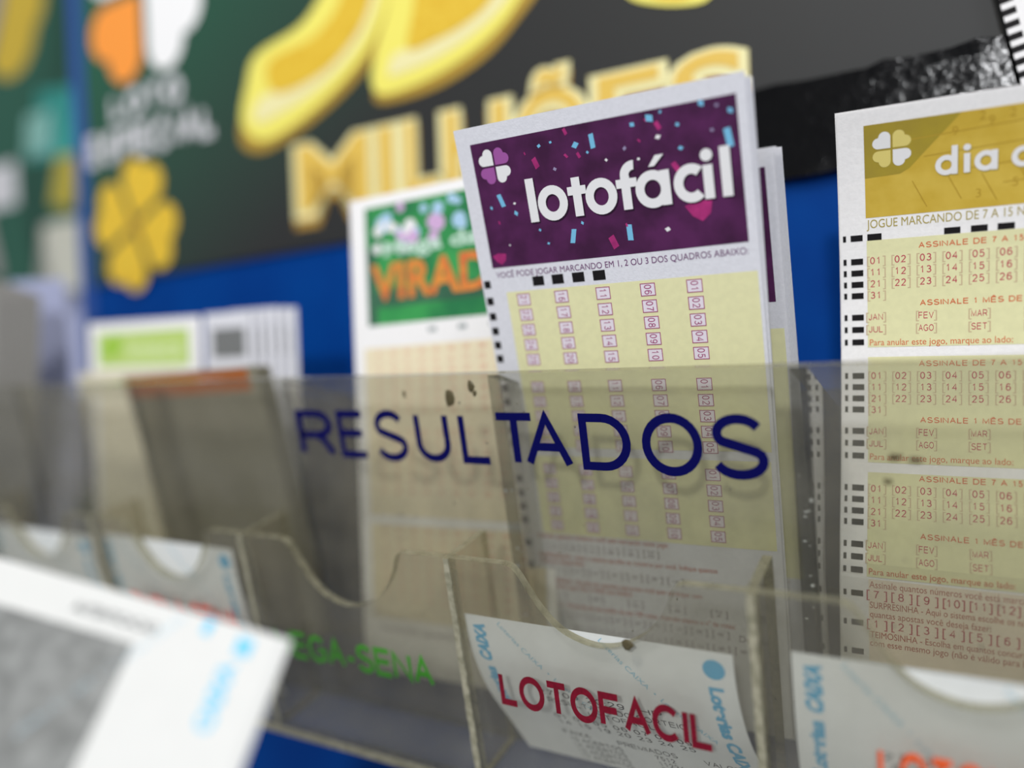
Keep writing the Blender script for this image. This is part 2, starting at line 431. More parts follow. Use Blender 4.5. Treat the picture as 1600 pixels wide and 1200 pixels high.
def sheet(name, sf, material, parent=None, th=.1, nu=10, nv=26, off=0.0):
    V = []; F = []
    for h in (off, off-th):
        for j in range(nv+1):
            for i in range(nu+1): V.append(sf.world(sf.w*i/nu, sf.L*j/nv, h or 1e-9))
    n = (nu+1)*(nv+1); q = nu+1
    for j in range(nv):
        for i in range(nu):
            a = j*q+i; F.append((a, a+q, a+q+1, a+1)); F.append((a+n, a+n+1, a+n+q+1, a+n+q))
    for i in range(nu):
        F.append((i, i+1, i+1+n, i+n)); a = nv*q+i; F.append((a+1, a, a+n, a+n+1))
    for j in range(nv):
        a = j*q; F.append((a+q, a, a+n, a+q+n)); a = j*q+nu; F.append((a, a+q, a+q+n, a+n))
    return mesh_obj(name, V, F, material, parent)
def pr(name, sf, geos, material, parent, layer=1, kind=None, clip=None):
    v, f = join(geos)
    if not f: return None
    h = .03+.035*layer; k = [i % 4 for i, g in enumerate(geos) for _ in g[0]]
    o = mesh_obj(name, [sf.world(a, b, h+.004*q) for (a, b), q in zip(v, k)], f, material, parent)
    if kind: o['kind'] = kind
    return o

# ------------------------------------------------------------------ the wall and the banner
WA, WB = 1.57, .20
def wallp(x, z, h=0.0, a=WA):            # point on the leaning board, h (D) in front of it
    n = Vector((0, -1, WB)).normalized()
    return W(x, a+WB*z, z) + n*h*D
def wall_board(name, x0, x1, z0, z1, a, th, mats, kind='structure'):
    v = []
    for h in (0, -th):
        for x, z in ((x0, z0), (x1, z0), (x1, z1), (x0, z1)): v.append(wallp(x, z, h, a))
    f = [(0, 1, 2, 3), (7, 6, 5, 4), (0, 4, 5, 1), (1, 5, 6, 2), (2, 6, 7, 3), (3, 7, 4, 0)]
    o = mesh_obj(name, v, f, mats); o['kind'] = kind; return o
wall_board('wall_back', -2.50, 3.2, -2.6, 3.4, WA, .10, BLUE)
wall_board('trim_1', -2.512, -2.44, -2.6, 3.4, WA-.004, .12, BLUEE)
wall_board('wall_left', -14, -2.35, -4.5, 5.5, 2.1, .10, mat('green_board', (36, 84, 66), .5, .4, scale=12, rgb2=(30, 70, 58)))

def wpr(name, geos, material, parent, layer, a=WA, base=.012):
    v, f = join(geos)
    k = [i % 5 for i, g in enumerate(geos) for _ in g[0]]
    return mesh_obj(name, [wallp(x, z, base+.0012*layer+.0002*q, a) for (x, z), q in zip(v, k)], f, material, parent)
def flipz(g): return ([(x, -y) for x, y in g[0]], g[1])       # text geometry (y down) -> z up

banner = empty('lottery_banner', wallp(-1.1, .0))
tag(banner, 'dark green and charcoal banner with gold prize lettering on the blue board', 'banner')
def banner_sheet():
    v = []
    for h in (.012, .002):
        for x, z in ((-2.43, 0.0), (1.6, 0.085), (1.6, 2.2), (-2.43, 2.2)): v.append(wallp(x, z, h))
    f = [(0, 1, 2, 3), (7, 6, 5, 4), (0, 4, 5, 1), (1, 5, 6, 2), (2, 6, 7, 3), (3, 7, 4, 0)]
    return mesh_obj('vinyl_sheet', v, f, BANNER, banner)
banner_sheet()
def P_(*pts): return poly(list(pts))
# clover emblem, upper left: white leaves and one orange leaf
wpr('clover_leaf', [leaf(-2.115, .865, .25, 1, -1), leaf(-2.115, .865, .25, 1, 1), leaf(-2.115, .865, .25, -1, 1)], WPOST, banner, 1)
o = wpr('clover_leaf', [leaf(-2.115, .865, .25, -1, -1)], ORNG, banner, 1); o['label'] = 'orange clover leaf'
wpr('emblem_caption', [flipz(stext('LOTO', -2.29, -.492, .085, w=.34, t=.3)), flipz(stext('ESPECIAL', -2.425, -.370, .098, w=.61, t=.3))], GPOST, banner, 1)
# small gold clover
for i, (dx, dz, qx, qy) in enumerate(((0, 0, 1, 1), (0, 0, -1, 1), (0, 0, 1, -1), (0, 0, -1, -1))):
    wpr('gold_clover_leaf', [leaf(-2.20, .165, .175, qx, qy, rot=.45)], GOLD1, banner, 1)
wpr('gold_clover_centre', [disc(-2.20, .165, .03)], GOLD3, banner, 2)
# the two big digits (lower halves in view) and the third one
def smooth_poly(pts, k=4):
    n = len(pts); out = []
    for i in range(n):
        p0, p1, p2, p3 = pts[i-1], pts[i], pts[(i+1) % n], pts[(i+2) % n]
        for j in range(k):
            t = j/k
            out.append(tuple(.5*((2*p1[c])+(-p0[c]+p2[c])*t+(2*p0[c]-5*p1[c]+4*p2[c]-p3[c])*t*t+(-p0[c]+3*p1[c]-3*p2[c]+p3[c])*t**3) for c in (0, 1)))
    return poly(out)
def xz(px, py):                          # measured layout on the banner: linear map fitted on the board
    return (px, py)
wpr('big_digit_side', [smooth_poly([(-1.711, 0.33), (-1.694, 0.416), (-1.554, 0.435), (-1.401, 0.527), (-1.281, 0.653), (-1.128, 0.692), (-1.163, 0.554), (-1.26, 0.436), (-1.427, 0.348), (-1.616, 0.295)])], GOLD3, banner, 1)
wpr('big_digit_rim', [smooth_poly([(-1.704, 0.385), (-1.681, 0.486), (-1.638, 0.558), (-1.474, 0.596), (-1.386, 0.663), (-1.308, 0.744), (-1.155, 0.723), (-1.177, 0.586), (-1.258, 0.474), (-1.426, 0.376), (-1.615, 0.324)])], GOLD2, banner, 2)
wpr('big_digit_bevel', [smooth_poly([(-1.658, 0.39), (-1.631, 0.437), (-1.562, 0.449), (-1.421, 0.476), (-1.286, 0.542), (-1.249, 0.668), (-1.203, 0.673), (-1.215, 0.584), (-1.289, 0.493), (-1.432, 0.417), (-1.612, 0.375)])], GOLDC, banner, 3)
wpr('big_digit_face', [smooth_poly([(-1.589, 0.528), (-1.425, 0.554), (-1.331, 0.619), (-1.277, 0.735), (-1.201, 0.713), (-1.233, 0.594), (-1.291, 0.52), (-1.405, 0.457), (-1.567, 0.44)])], GOLD1, banner, 4)
wpr('big_digit_side', [smooth_poly([(-1.233, 0.363), (-1.214, 0.427), (-1.139, 0.439), (-0.97, 0.457), (-0.869, 0.545), (-0.76, 0.516), (-0.816, 0.453), (-0.907, 0.389), (-1.043, 0.349), (-1.188, 0.343)])], GOLD3, banner, 1)
wpr('big_digit_rim', [smooth_poly([(-1.237, 0.396), (-1.228, 0.459), (-1.186, 0.553), (-1.129, 0.664), (-0.962, 0.645), (-0.782, 0.568), (-0.821, 0.485), (-0.912, 0.422), (-1.049, 0.378), (-1.195, 0.364)])], GOLD2, banner, 2)
wpr('big_digit_bevel', [smooth_poly([(-1.185, 0.415), (-1.16, 0.455), (-1.066, 0.457), (-0.963, 0.477), (-0.869, 0.545), (-0.825, 0.554), (-0.839, 0.505), (-0.917, 0.456), (-1.04, 0.418), (-1.163, 0.404)])], GOLDC, banner, 3)
wpr('big_digit_face', [smooth_poly([(-1.12, 0.455), (-1.106, 0.528), (-1.066, 0.63), (-0.964, 0.619), (-0.849, 0.571), (-0.89, 0.508), (-0.956, 0.476), (-1.038, 0.459)])], GOLD1, banner, 4)
wpr('big_digit_rim', [smooth_poly([(-0.565, 0.465), (-0.556, 0.431), (-0.505, 0.405), (-0.445, 0.388), (-0.397, 0.386), (-0.382, 0.416), (-0.472, 0.469)])], GOLD2, banner, 2)
wpr('big_digit_face', [smooth_poly([(-0.524, 0.454), (-0.504, 0.418), (-0.445, 0.399), (-0.415, 0.416), (-0.473, 0.459)])], GOLD1, banner, 3)
# upper parts of the two big digits, above the frame
def smooth_path(p, k=6):
    out = []
    for i in range(len(p)-1):
        p0, p1, p2, p3 = p[max(i-1, 0)], p[i], p[i+1], p[min(i+2, len(p)-1)]
        for j in range(k):
            t = j/k; out.append(tuple(.5*((2*p1[c])+(-p0[c]+p2[c])*t+(2*p0[c]-5*p1[c]+4*p2[c]-p3[c])*t*t+(-p0[c]+3*p1[c]-3*p2[c]+p3[c])*t**3) for c in (0, 1)))
    return out+[p[-1]]
for dx in (0, .63):
    bowl = smooth_path([(-1.27+dx, .76), (-1.19+dx, .86), (-1.17+dx, 1.02), (-1.28+dx, 1.16), (-1.46+dx, 1.18), (-1.60+dx, 1.10)])
    for k, (t, mt, q) in enumerate(((.27, GOLD3, -.025), (.25, GOLD2, 0), (.19, GOLDC, 0), (.13, GOLD1, 0))):
        wpr('big_digit_upper_stroke', [thick([(x, z+q) for x, z in pth], t) for pth in (bowl, [(-1.60+dx, 1.10), (-1.55+dx, 1.52), (-1.12+dx, 1.60)])], mt, banner, 1+k)
# MILHOES lettering, one mesh per letter: dark edge, cream outline, gold core
LET = [('M', -1.505, -1.250, 0), ('I', -1.232, -1.172, 0), ('L', -1.150, -1.040, 0), ('H', -1.030, -.850, 0), ('Õ', -.835, -.655, 1), ('E', -.640, -.488, 0), ('S', -.476, -.322, 0)]
for ch, x0, x1, til in LET:
    zb = .113
    def geo(off, dz=0, gx=0): return flipz(text(ch, x0-gx, -(zb+dz), .165, w=(x1-x0)+2*gx, off=off))
    wpr('banner_letter', [geo(.075, -.02, .012)], GOLDN, banner, 1)
    wpr('banner_letter_outline', [geo(.065, .0, .012)], GOLDC, banner, 2)
    wpr('banner_letter_core', [geo(.01, .005, -.008)], GOLDM, banner, 3)

# crumpled black tape along the banner's lower right edge
def tape():
    V = []; F = []; n = 60; k = 8
    for i in range(n+1):
        x = -.48 + 2.0*i/n
        for j in range(k+1):
            z = .02+.035*(x+.4) + (.17)*(j/k) 
            amp = .0009 if 0 < j < k else .003
            V.append(wallp(x + random.uniform(-.008, .008), z+random.uniform(-.004, .004), .020+random.uniform(0, amp)*1.3))
    for i in range(n):
        for j in range(k):
            a = i*(k+1)+j; F.append((a, a+k+1, a+k+2, a+1))
    o = mesh_obj('black_tape', V, F, BLK); 
    md = o.modifiers.new('solid', 'SOLIDIFY'); md.thickness = .0003; md.offset = -1
    return tag(o, 'crumpled glossy black tape along the lower right edge of the banner', 'tape')
tape()

# slip with black timing marks pinned at the upper right of the banner
def pinned():
    A = wallp(.077, .290, .04); B = wallp(.112, .120, .04)
    V = (B-A).normalized(); n = Vector((0, -1, WB)).normalized()
    U = V.cross(n); U = U if U.x > 0 else -U
    e = empty('marked_slip', A)
    tag(e, 'white slip with black edge bars taped over the banner at the upper right', 'betting slip')
    up = .05
    sf = Plane((A-BASE)*1000 - V*up*1000*1.0, U, V, 60, 50+37)
    sheet('paper', sf, PAPER2, e, nu=4, nv=6)
    pr('timing_marks', sf, [rect(-.05, 50-4.0*k+30.5, 3.6, 50-4.0*k+32.6, 99) for k in range(0, 19)], INK, e)
    pr('number_field', sf, [rect(7, 3, 55, 76)], YELLOW, e)
pinned()

# neighbouring poster beyond the board's left edge
nb = empty('side_poster', wallp(-3.6, .5, .01, 2.1)); tag(nb, 'green and teal poster beyond the left edge of the blue board', 'poster')
A2 = 2.1
def wq(name, pts, material, layer): wpr(name, [poly(pts)], material, nb, layer, A2)
mesh_obj('paper', [wallp(x, z, h, A2) for h in (.012, .002) for x, z in ((-5.2, -.9), (-3.0, -.9), (-3.0, 2.4), (-5.2, 2.4))],
         [(0, 1, 2, 3), (7, 6, 5, 4), (0, 4, 5, 1), (1, 5, 6, 2), (2, 6, 7, 3), (3, 7, 4, 0)], mat('poster_green_print', (34, 88, 70), .5, .4), nb)
wpr('gold_clover_leaf', [disc(-3.82, 1.22, .22), disc(-3.68, 1.32, .16), disc(-3.78, 1.45, .2)], mat('mustard_gold', (205, 176, 56), .5, .4), nb, 1, A2)
wq('teal_block', [(-3.72, .60), (-3.15, .56), (-3.15, .84), (-3.60, .90)], TEAL, 1)
wq('pale_teal_block', [(-3.74, .62), (-3.52, .62), (-3.52, .80), (-3.70, .80)], LTEAL, 2)
wq('gold_block', [(-3.55, .38), (-3.38, .34), (-3.30, .58), (-3.48, .58)], mat('ochre_print', (186, 170, 62), .5, .4), 1)
wq('cream_block', [(-3.72, -.10), (-3.15, -.10), (-3.15, .30), (-3.62, .30)], mat('off_white_print', (206, 206, 192), .5, .4), 1)
wq('lavender_block', [(-4.0, -.9), (-3.1, -.9), (-3.1, -.04), (-3.75, .02)], LAV, 1)
wq('white_lettering_block', [(-4.3, .42), (-3.82, .42), (-3.82, .62), (-4.3, .62)], GPOST, 1)
# bent grey plastic strap hanging in front of that poster
def strap():
    pts = [(-3.18, 1.75), (-3.22, 1.36), (-3.33, 1.04), (-3.52, .80), (-3.55, .55), (-3.48, .24), (-3.38, .02)]
    V = []; F = []
    for i, (x, z) in enumerate(pts):
        for sx in (-.055, .055):
            for h in (.20, .17): V.append(wallp(x+sx, z, h, A2-.15))
    for i in range(len(pts)-1):
        a = 4*i; F += [(a, a+2, a+6, a+4), (a+1, a+5, a+7, a+3), (a, a+4, a+5, a+1), (a+2, a+3, a+7, a+6)]
    F += [(0, 1, 3, 2), (4*len(pts)-4, 4*len(pts)-2, 4*len(pts)-1, 4*len(pts)-3)]
    o = mesh_obj('plastic_strap', V, F, STRAP); md = o.modifiers.new('sub', 'SUBSURF'); md.levels = md.render_levels = 2
    tag(o, 'bent grey plastic strap hanging at the far left in front of the side poster', 'strap')
strap()

# ------------------------------------------------------------------ the acrylic rack
rack = empty('acrylic_slip_rack', W(-.45, 1.1, -.884))
tag(rack, 'clear acrylic rack with tall slip compartments above notched receipt pockets', 'rack')
DIV = [-.167+.456*k for k in range(-5, 3)]
PDV = [-.2168+.456*k for k in range(-5, 3)]
XL, XR = -2.46, .76
ZB = -.868; ZT = -.2125; t3 = .016
box('front_panel', (XL, 1.0, ZB), (XR, 1.0+.019, ZT), [ACR, EDGE], rack, thin=1)
# divider: tall front edge, top sloping down to the rear
for x in DIV:
    h = .012
    prof = [(1.019, ZT-.006), (1.019, ZB), (1.20, ZB), (1.335, -.36)]
    V = [W(x-h, y, z) for y, z in prof]+[W(x+h, y, z) for y, z in prof]
    F = [(0, 1, 2, 3), (7, 6, 5, 4), (0, 4, 5, 1), (1, 5, 6, 2), (2, 6, 7, 3), (3, 7, 4, 0)]
    mesh_obj('divider', V, F, [ACRD, EDGED], rack, [0, 0, 1, 1, 1, 1])
# leaning back panel
V = [W(x, y+o_, z) for o_ in (0, .018) for x, y, z in ((XL, 1.205, ZB), (XR, 1.205, ZB), (XR, 1.335, -.33), (XL, 1.335, -.33))]
ACRK = acrylic_mat('acrylic_back_sheet', T(.86), .17, (.42, .38, .30, 1))  # brownish haze lifts the dark gap, standing in for reflected light
mesh_obj('back_panel', V, [(0, 1, 2, 3), (7, 6, 5, 4), (0, 4, 5, 1), (1, 5, 6, 2), (2, 6, 7, 3), (3, 7, 4, 0)], [ACRK, EDGED], rack, [0, 0, 1, 1, 1, 1])
box('bottom_plate', (XL, .888, ZB-.018), (XR, 1.24, ZB), [ACRB, mat('glue_line', (168, 164, 142), .45, .5, scale=420, rgb2=(132, 130, 108), bump=.3, bscale=900)], rack, thin=2)
# pocket panel with one notch per pocket
def pocket_panel():
    top = -.475; NT = [(.100, top+.0), (.112, -.4785), (.122, -.489), (.134, -.510), (.152, -.540), (.178, -.568), (.207, -.582), (.238, -.587), (.272, -.580), (.305, -.561), (.330, -.536), (.347, -.508), (.355, -.487), (.362, -.478), (.372, top)]
    N2 = []
    for i in range(1, len(NT)-2):
        for j in range(4):
            t = j/4; q = NT[i-1:i+3]
            N2.append(tuple(.5*((2*q[1][c])+(-q[0][c]+q[2][c])*t+(2*q[0][c]-5*q[1][c]+4*q[2][c]-q[3][c])*t*t+(-q[0][c]+3*q[1][c]-3*q[2][c]+q[3][c])*t**3) for c in (0, 1)))
    NT = [NT[0]]+N2+NT[-2:]
    pts = [(XL, ZB), (XL, top)]
    for x in PDV[:-1]:
        for dx, z in NT: pts.append((x+dx, z))
    pts += [(XR, top), (XR, ZB)]
    pts = [p for p in pts if XL <= p[0] <= XR]
    n = len(pts)
    tris = tessellate_polygon([[Vector((x, z, 0)) for x, z in pts]])
    V = [W(x, .888, z) for x, z in pts]+[W(x, .888+.0145, z) for x, z in pts]
    F = [tuple(t) for t in tris]+[tuple(i+n for i in reversed(t)) for t in tris]
    fm = [0]*len(F)
    for i in range(n):
        F.append((i, (i+1) % n, (i+1) % n+n, i+n)); fm.append(1)
    o = mesh_obj('pocket_panel', V, F, [ACRP, EDGE], rack, fm)
    bm = bmesh.new(); bm.from_mesh(o.data); bmesh.ops.recalc_face_normals(bm, faces=bm.faces); bm.to_mesh(o.data); bm.free()
pocket_panel()
for x in PDV:
    box('pocket_divider', (x-.0065, .889+.0145, ZB), (x+.0065, 1.0, -.476), [ACRD, EDGE], rack, thin=0)
    # the divider's front end shows as a rough bright stripe through the pocket panel
    V = []; F = []; n = 40
    for i in range(n+1):
        z = ZB+(-.476-ZB)*i/n; a = random.uniform(-.0009, .0009); b = random.uniform(-.0012, .0012)
        V += [W(x-.0052+a, .8865, z), W(x+.0052+b, .8865, z)]
    F = [(2*i, 2*i+1, 2*i+3, 2*i+2) for i in range(n)]
    box('glued_foot', (x-.0045, .9035, ZB), (x+.0045, .999, ZB+.004), MATS['glue_line'], rack)
    o = mesh_obj('glued_edge', V, F, mat('glue_line', (160, 156, 134), .45, .5, scale=420, rgb2=(122, 120, 98), bump=.3, bscale=900), rack)
    md = o.modifiers.new('solid', 'SOLIDIFY'); md.thickness = .0004
def flat_text(name, s, x0, z, w, h, y, material, off=0, tilt=0.0, shear=0.0, chips=0):
    v, f = stext(s, 0, 0, h, w=w, t=off, gap=.075)
    V = [W(x0+a, y-.00012*(k % 4), z-b+tilt*a) for (a, b), k in zip(v, STROKE)]
    o = mesh_obj(name, V, f, material, rack)
    return o
def results_lettering():
    V = []; F = []
    for ch, a, b in (('R', -1.048, -.961), ('E', -.949, -.885), ('S', -.867, -.798), ('U', -.779, -.710), ('L', -.690, -.632), ('T', -.624, -.549), ('A', -.572, -.491), ('D', -.476, -.397), ('O', -.380, -.293), ('S', -.282, -.206)):
        rnd = ch in 'OS'
        v, f = stext(ch, 0, 0, .0925 if rnd else .0875, w=b-a, t=.150)
        n = len(V)
        z0 = -.3575-.0095*(a+1.04)-(.003 if rnd else 0)
        V += [W(a+x, .9985-.00012*(k % 4), z0-y-.0095*x) for (x, y), k in zip(v, STROKE)]
        F += [tuple(i+n for i in q) for q in f]
    mesh_obj('navy_lettering', V, F, NAVY, rack)
results_lettering()
flat_text('wine_red_lettering', 'LOTOFACIL', -.607, -.711, .330, .0580, .8863, WINE, off=.195, tilt=-.010)
flat_text('green_lettering', 'MEGA-SENA', -1.090, -.708, .358, .0540, .8863, GREENV, off=.175)
flat_text('orange_lettering', 'LOTOMANIA', -.079, -.712, .235, .0560, .8863, ORANGEV, off=.19)
flat_text('red_lettering', 'DUPLA SENA', -1.500, -.690, .320, .0560, .8863, REDV, off=.19)
# dried glue and dirt specks on the panels
def blob(x, y, z, r, rz, mt=GLUE):
    V = []; F = []; n = 9
    for k, s in ((0, 1), (1, .55)):
        for i in range(n):
            a = 2*math.pi*i/n; q = 1+random.uniform(-.25, .25)
            V.append(W(x+r*s*q*math.cos(a), y-k*.0018, z+rz*s*q*math.sin(a)))
    F = [(i, (i+1) % n, n+(i+1) % n, n+i) for i in range(n)]+[tuple(range(n, 2*n))]
    mesh_obj('glue_spot', V, F, mt, rack)
for x, z, r, rz in ((-.700, -.250, .010, .015), (-.655, -.232, .006, .010), (-.650, -.243, .004, .006), (-.79, -.243, .003, .007), (-.056, -.330, .008, .005), (-.035, -.333, .009, .004), (-.065, -.362, .006, .004)):
    blob(x, .9995, z, r, rz)
PALE = mat('pale_glue', (196, 200, 200), .5, .4)
for x in (-.167, -.623):
    for i in range(16):
        z = random.uniform(-.80, -.36); r = random.uniform(.0012, .0045)
        blob(x+random.uniform(-.008, .008), 1.0205, z, r, r*random.uniform(.3, 1.1), PALE)
blob(-.387, .887, -.574, .008, .009)
for i in range(70):
    x = random.uniform(-1.0, .1); z = random.uniform(-.8, -.24)
    r = random.uniform(.0006, .0016); blob(x, .9995, z, r, r*random.uniform(1, 3), KRAFT2)

# ------------------------------------------------------------------ betting slips
def boxed(sf, e, cols, rows, bw=4.3, bh=3.6):
    fr = []; fill = []; tx = []
    for cu, start in cols:
        for k, rv in enumerate(rows):
            fill.append(rect(cu-bw/2, rv-bh/2, cu+bw/2, rv+bh/2, 99)); fr.append(frame(cu-bw/2, rv-bh/2, cu+bw/2, rv+bh/2, .22))
            tx.append(stext('%02d' % (start+k), cu-1.05, rv, 2.1, w=2.7, rot=90, anchor='c', t=.12))
    return fill, fr, tx

def lotofacil(name, sf, e, full=True):
    pr('header', sf, [rect(4.6, 4.7, 80, 40.8)], PURPLE, e, 1)
    pr('number_field', sf, [rect(7.9, 48.4, 81.6, 98.4), rect(7.9, 101.2, 81.2, 127.9)], YELLOW, e, 1)
    conf = [(26.1, 8.4, 'b', .8), (29.7, 8.0, 'b', .6), (24.5, 12.6, 'p', 1.8), (36.7, 10.0, 'b', 1.4), (41.9, 9.6, 'b', 2.1), (40.0, 12.3, 'b', .6), (29.8, 15.2, 'g', .8), (34.5, 5.9, 'p', 1.1), (57.8, 6.6, 'b', 1.6), (53.2, 7.4, 'b', 1.0), (59.8, 11.6, 'w', 1.0), (65.0, 9.4, 'b', .8), (61.1, 5.6, 'b', .6), (77.4, 14.6, 'b', 2.6), (71.3, 5.4, 'b', 1.2), (78.2, 8.3, 'b', 1.1), (75.1, 6.6, 'g', .7), (73.4, 12.2, 'g', .7), (65.3, 15.3, 'b', .9), (50.5, 12.9, 'g', .8), (45.0, 15.1, 'w', .6), (53.9, 16.2, 'w', .6), (60.0, 8.8, 'p', 1.4), (63.4, 19.6, 'p', 1.6), (56.9, 7.0, 'p', .6), (11.2, 21.5, 'b', 2.1), (7.8, 23.1, 'b', .7), (15.7, 22.8, 'w', .6), (15.5, 25.5, 'b', 1.0), (22.3, 31.2, 'b', .6), (24.4, 35.3, 'b', .6), (11.8, 34.5, 'w', .4), (32.6, 34.1, 'b', 2.2), (35.5, 30.7, 'b', .7), (48.7, 34.9, 'b', 2.4), (44.2, 36.9, 'p', 2.2), (68.4, 31.6, 'P', 3.6), (59.4, 35.3, 'w', 1.0), (48.4, 32.8, 'p', .6), (9.7, 27.6, 'p', .6), (7.8, 38.3, 'P', 2.3), (37.4, 12.6, 'p', 1.0), (33.6, 12.3, 'p', .8), (54.5, 11.7, 'p', .6), (21.5, 9.7, 'p', .5)]
    rr = random.Random(3)
    cl = {'b': [], 'w': [], 'p': [], 'g': []}
    for u, v, k, s in conf:
        s *= 1.05
        if k == 'P': cl['p'].append(poly([(u-s, v-s*.45), (u-s*.2, v-s*.75), (u+s*.9, v-s*.6), (u+s*.75, v+s*.2), (u+s*.15, v+s*.7), (u-s*.5, v+s*.3)])); continue
        a = rr.uniform(-.9, .9); sk = rr.uniform(-.3, .3)*s
        if k == 'p': cl['p'].append(quad(u, v, s*.8, s*1.5, -.5, sk))
        elif s > 1.9: cl['b'].append(quad(u, v, s*.62, s*1.7, -.15 if v < 30 else .1, sk))
        else: cl[k].append(quad(u, v, s*1.1, s*.95, a, sk))
    pr('pink_confetti', sf, cl['p'], CPINK, e, 2); pr('blue_confetti', sf, cl['b'], CBLUE, e, 2)
    pr('white_confetti', sf, cl['w'], WHITEP, e, 2); pr('violet_confetti', sf, cl['g'], CGREY, e, 2)
    pr('clover_logo', sf, [leaf(11.4, 11.6, 4.6, -1, -1), leaf(11.4, 11.6, 4.6, 1, 1)], WHITEP, e, 3)
    o = pr('clover_logo', sf, [leaf(11.4, 11.6, 4.6, 1, -1), leaf(11.4, 11.6, 4.6, -1, 1)], LILAC, e, 3); o['label'] = 'lilac half of the clover logo'
    # title drawn letter by letter: geometric bold sans
    t = 2.5
    g = [rect(20.0, 16.6, 22.6, 28.8, 99), ring(27.6, 24.2, 4.6, 4.9, 2.45),
         rect(34.0, 18.2, 36.5, 28.8, 99), rect(32.5, 20.6, 38.0, 22.9, 99), ring(42.2, 24.3, 4.6, 4.9, 2.45),
         rect(48.2, 20.0, 50.7, 28.8, 99), rect(46.8, 20.7, 52.6, 23.0, 99), ring(52.0, 20.0, 3.8, 3.8, 2.4, 180, 275, 10),
         ring(56.7, 24.4, 4.7, 4.9, 2.45), rect(59.0, 19.9, 61.5, 28.9, 99), poly([(56.2, 18.6), (58.3, 15.9), (60.6, 15.9), (57.8, 18.6)]),
         ring(67.0, 24.3, 4.6, 4.9, 2.5, 48, 312), rect(70.2, 20.3, 72.7, 28.8, 99), disc(71.4, 17.9, 1.55), rect(74.7, 16.4, 77.3, 28.8, 99)]
    sh = [([(x+.35, y+.45) for x, y in a], b) for a, b in g]
    pr('title_shadow', sf, sh, DARKP, e, 3); pr('title', sf, g, WHITEP, e, 4)
    pr('subtitle', sf, [text('VOCÊ PODE JOGAR MARCANDO EM 1, 2 OU 3 DOS QUADROS ABAIXO:', 5.5, 43.9, 1.75, w=74.2)], MAGENTA if 0 else mat('plum_print', (110, 60, 110), .7, .2), e, 1)
    mk = [rect(u-1.85, 44.4, u+1.85, 47.2, 99) for u in (19.1, 25.4, 31.9, 38.3)]
    mk += [rect(.7, v-1.15, 2.9, v+1.15, 99) for v in (45.6, 50.8, 55.6, 60.2, 64.7, 69.1, 78.6, 83.3, 88.0, 92.7, 97.3, 109.3, 114.3, 119.0, 123.7, 131.8, 139.8, 148.8, 157, 165)]
    pr('timing_marks', sf, mk, INK, e, 1)
    cols = [(13.4, 21), (25.8, 16), (38.8, 11), (52.0, 6), (65.0, 1)]
    rows = [51.0+4.68*k for k in range(5)], [78.6+4.68*k for k in range(5)], [105.6+4.78*k for k in range(5)]
    fill = []; fr = []; tx = []
    for R_ in rows:
        a, b, c = boxed(sf, e, cols, R_); fill += a; fr += b; tx += c
    pr('number_boxes', sf, fill, mat('box_white_print', (232, 224, 234), .75, .2), e, 2)
    pr('box_outlines', sf, fr, MAGENTA, e, 3); pr('box_numbers', sf, tx, MAGENTA, e, 3)
    if full:
        L_ = [text('Assinale quantos números você está marcando neste jogo:', 5.7, 129.6, 1.7, w=44.0, off=.01),
              text('SURPRESINHA - Aqui o sistema escolhe os números por você. Indique quantos', 5.4, 136.5, 1.6, w=58.5, off=.01), text('números deseja fazer:', 5.4, 138.5, 1.6, w=16, off=.01),
              text('TEIMOSINHA - Escolha em quantos concursos você quer participar com', 5.6, 145.3, 1.6, w=53, off=.01), text('este mesmo jogo (não é válido para Bolão):', 5.6, 147.3, 1.6, w=31, off=.01),
              text('BOLÃO - Preencha de seu bolão de até 100 cotas. Assinale abaixo o nº de cotas:', 5.4, 153.9, 1.6, w=62.5, off=.01)]
        pr('instructions', sf, L_, REDBR, e, 1)
        b = []
        def br(u, v, n):
            b.append(text('[', u-2.4, v+.9, 2.0)); b.append(text(']', u+1.9, v+.9, 2.0)); b.append(stext(str(n), u-.9, v, 1.8, rot=90, anchor='c'))
        for k, n in enumerate((15, 16, 17, 18, 19, 20)): br(11.3+6.52*k, 132.2, n)
        for k in range(1, 8): br(5.3+6.5*k, 140.5, k)
        for k, n in enumerate((2, 4, 8, 12, 18, 24)): br(11.4+13*k if 0 else (11, 24, 37.2, 50.6, 63.3, 76)[k] if k < 5 else 76, 149.6, (4, 8, 12, 18, 24, 30)[k])
        for k in range(1, 10): br(4.8+6.5*k, 156.3, k)
        for k in range(1, 10): br(11.2+6.5*k, 161.0, k)
        b.append(text('Dezena', 68.8, 157.9, 2.0))
        pr('bracket_numbers', sf, b, GREYT, e, 1)

def slipP0(tlx, tly, y0):
    return (tlx*190, y0*190, tly*190)
LP0 = Vector((-0.64822696*190, 1.03973331*190, .1585415*190))
LA = (1.72343299e-02, -1.26596022e-03, 1.26647800e-01, -1.63695931e-01)
sf = Slip(LP0, *LA)
e = empty('betting_slip', sf.world(41, 186))
tag(e, 'purple-headed white slip with confetti print and boxed numbers, foremost of its compartment', 'betting slip')
sheet('paper', sf, PAPER, e); lotofacil('x', sf, e)

def plain_slip(P0, par, label, group, decor=None, paper=PAPER, L=187., name='betting_slip', **k):
    sf = Slip(P0, *par, L=L, **k)
    e = empty(name, sf.world(41, L-1)); tag(e, label, 'betting slip', group)
    sheet('paper', sf, paper, e, nu=4, nv=14, th=.16)
    if decor: decor(sf, e)
    return e
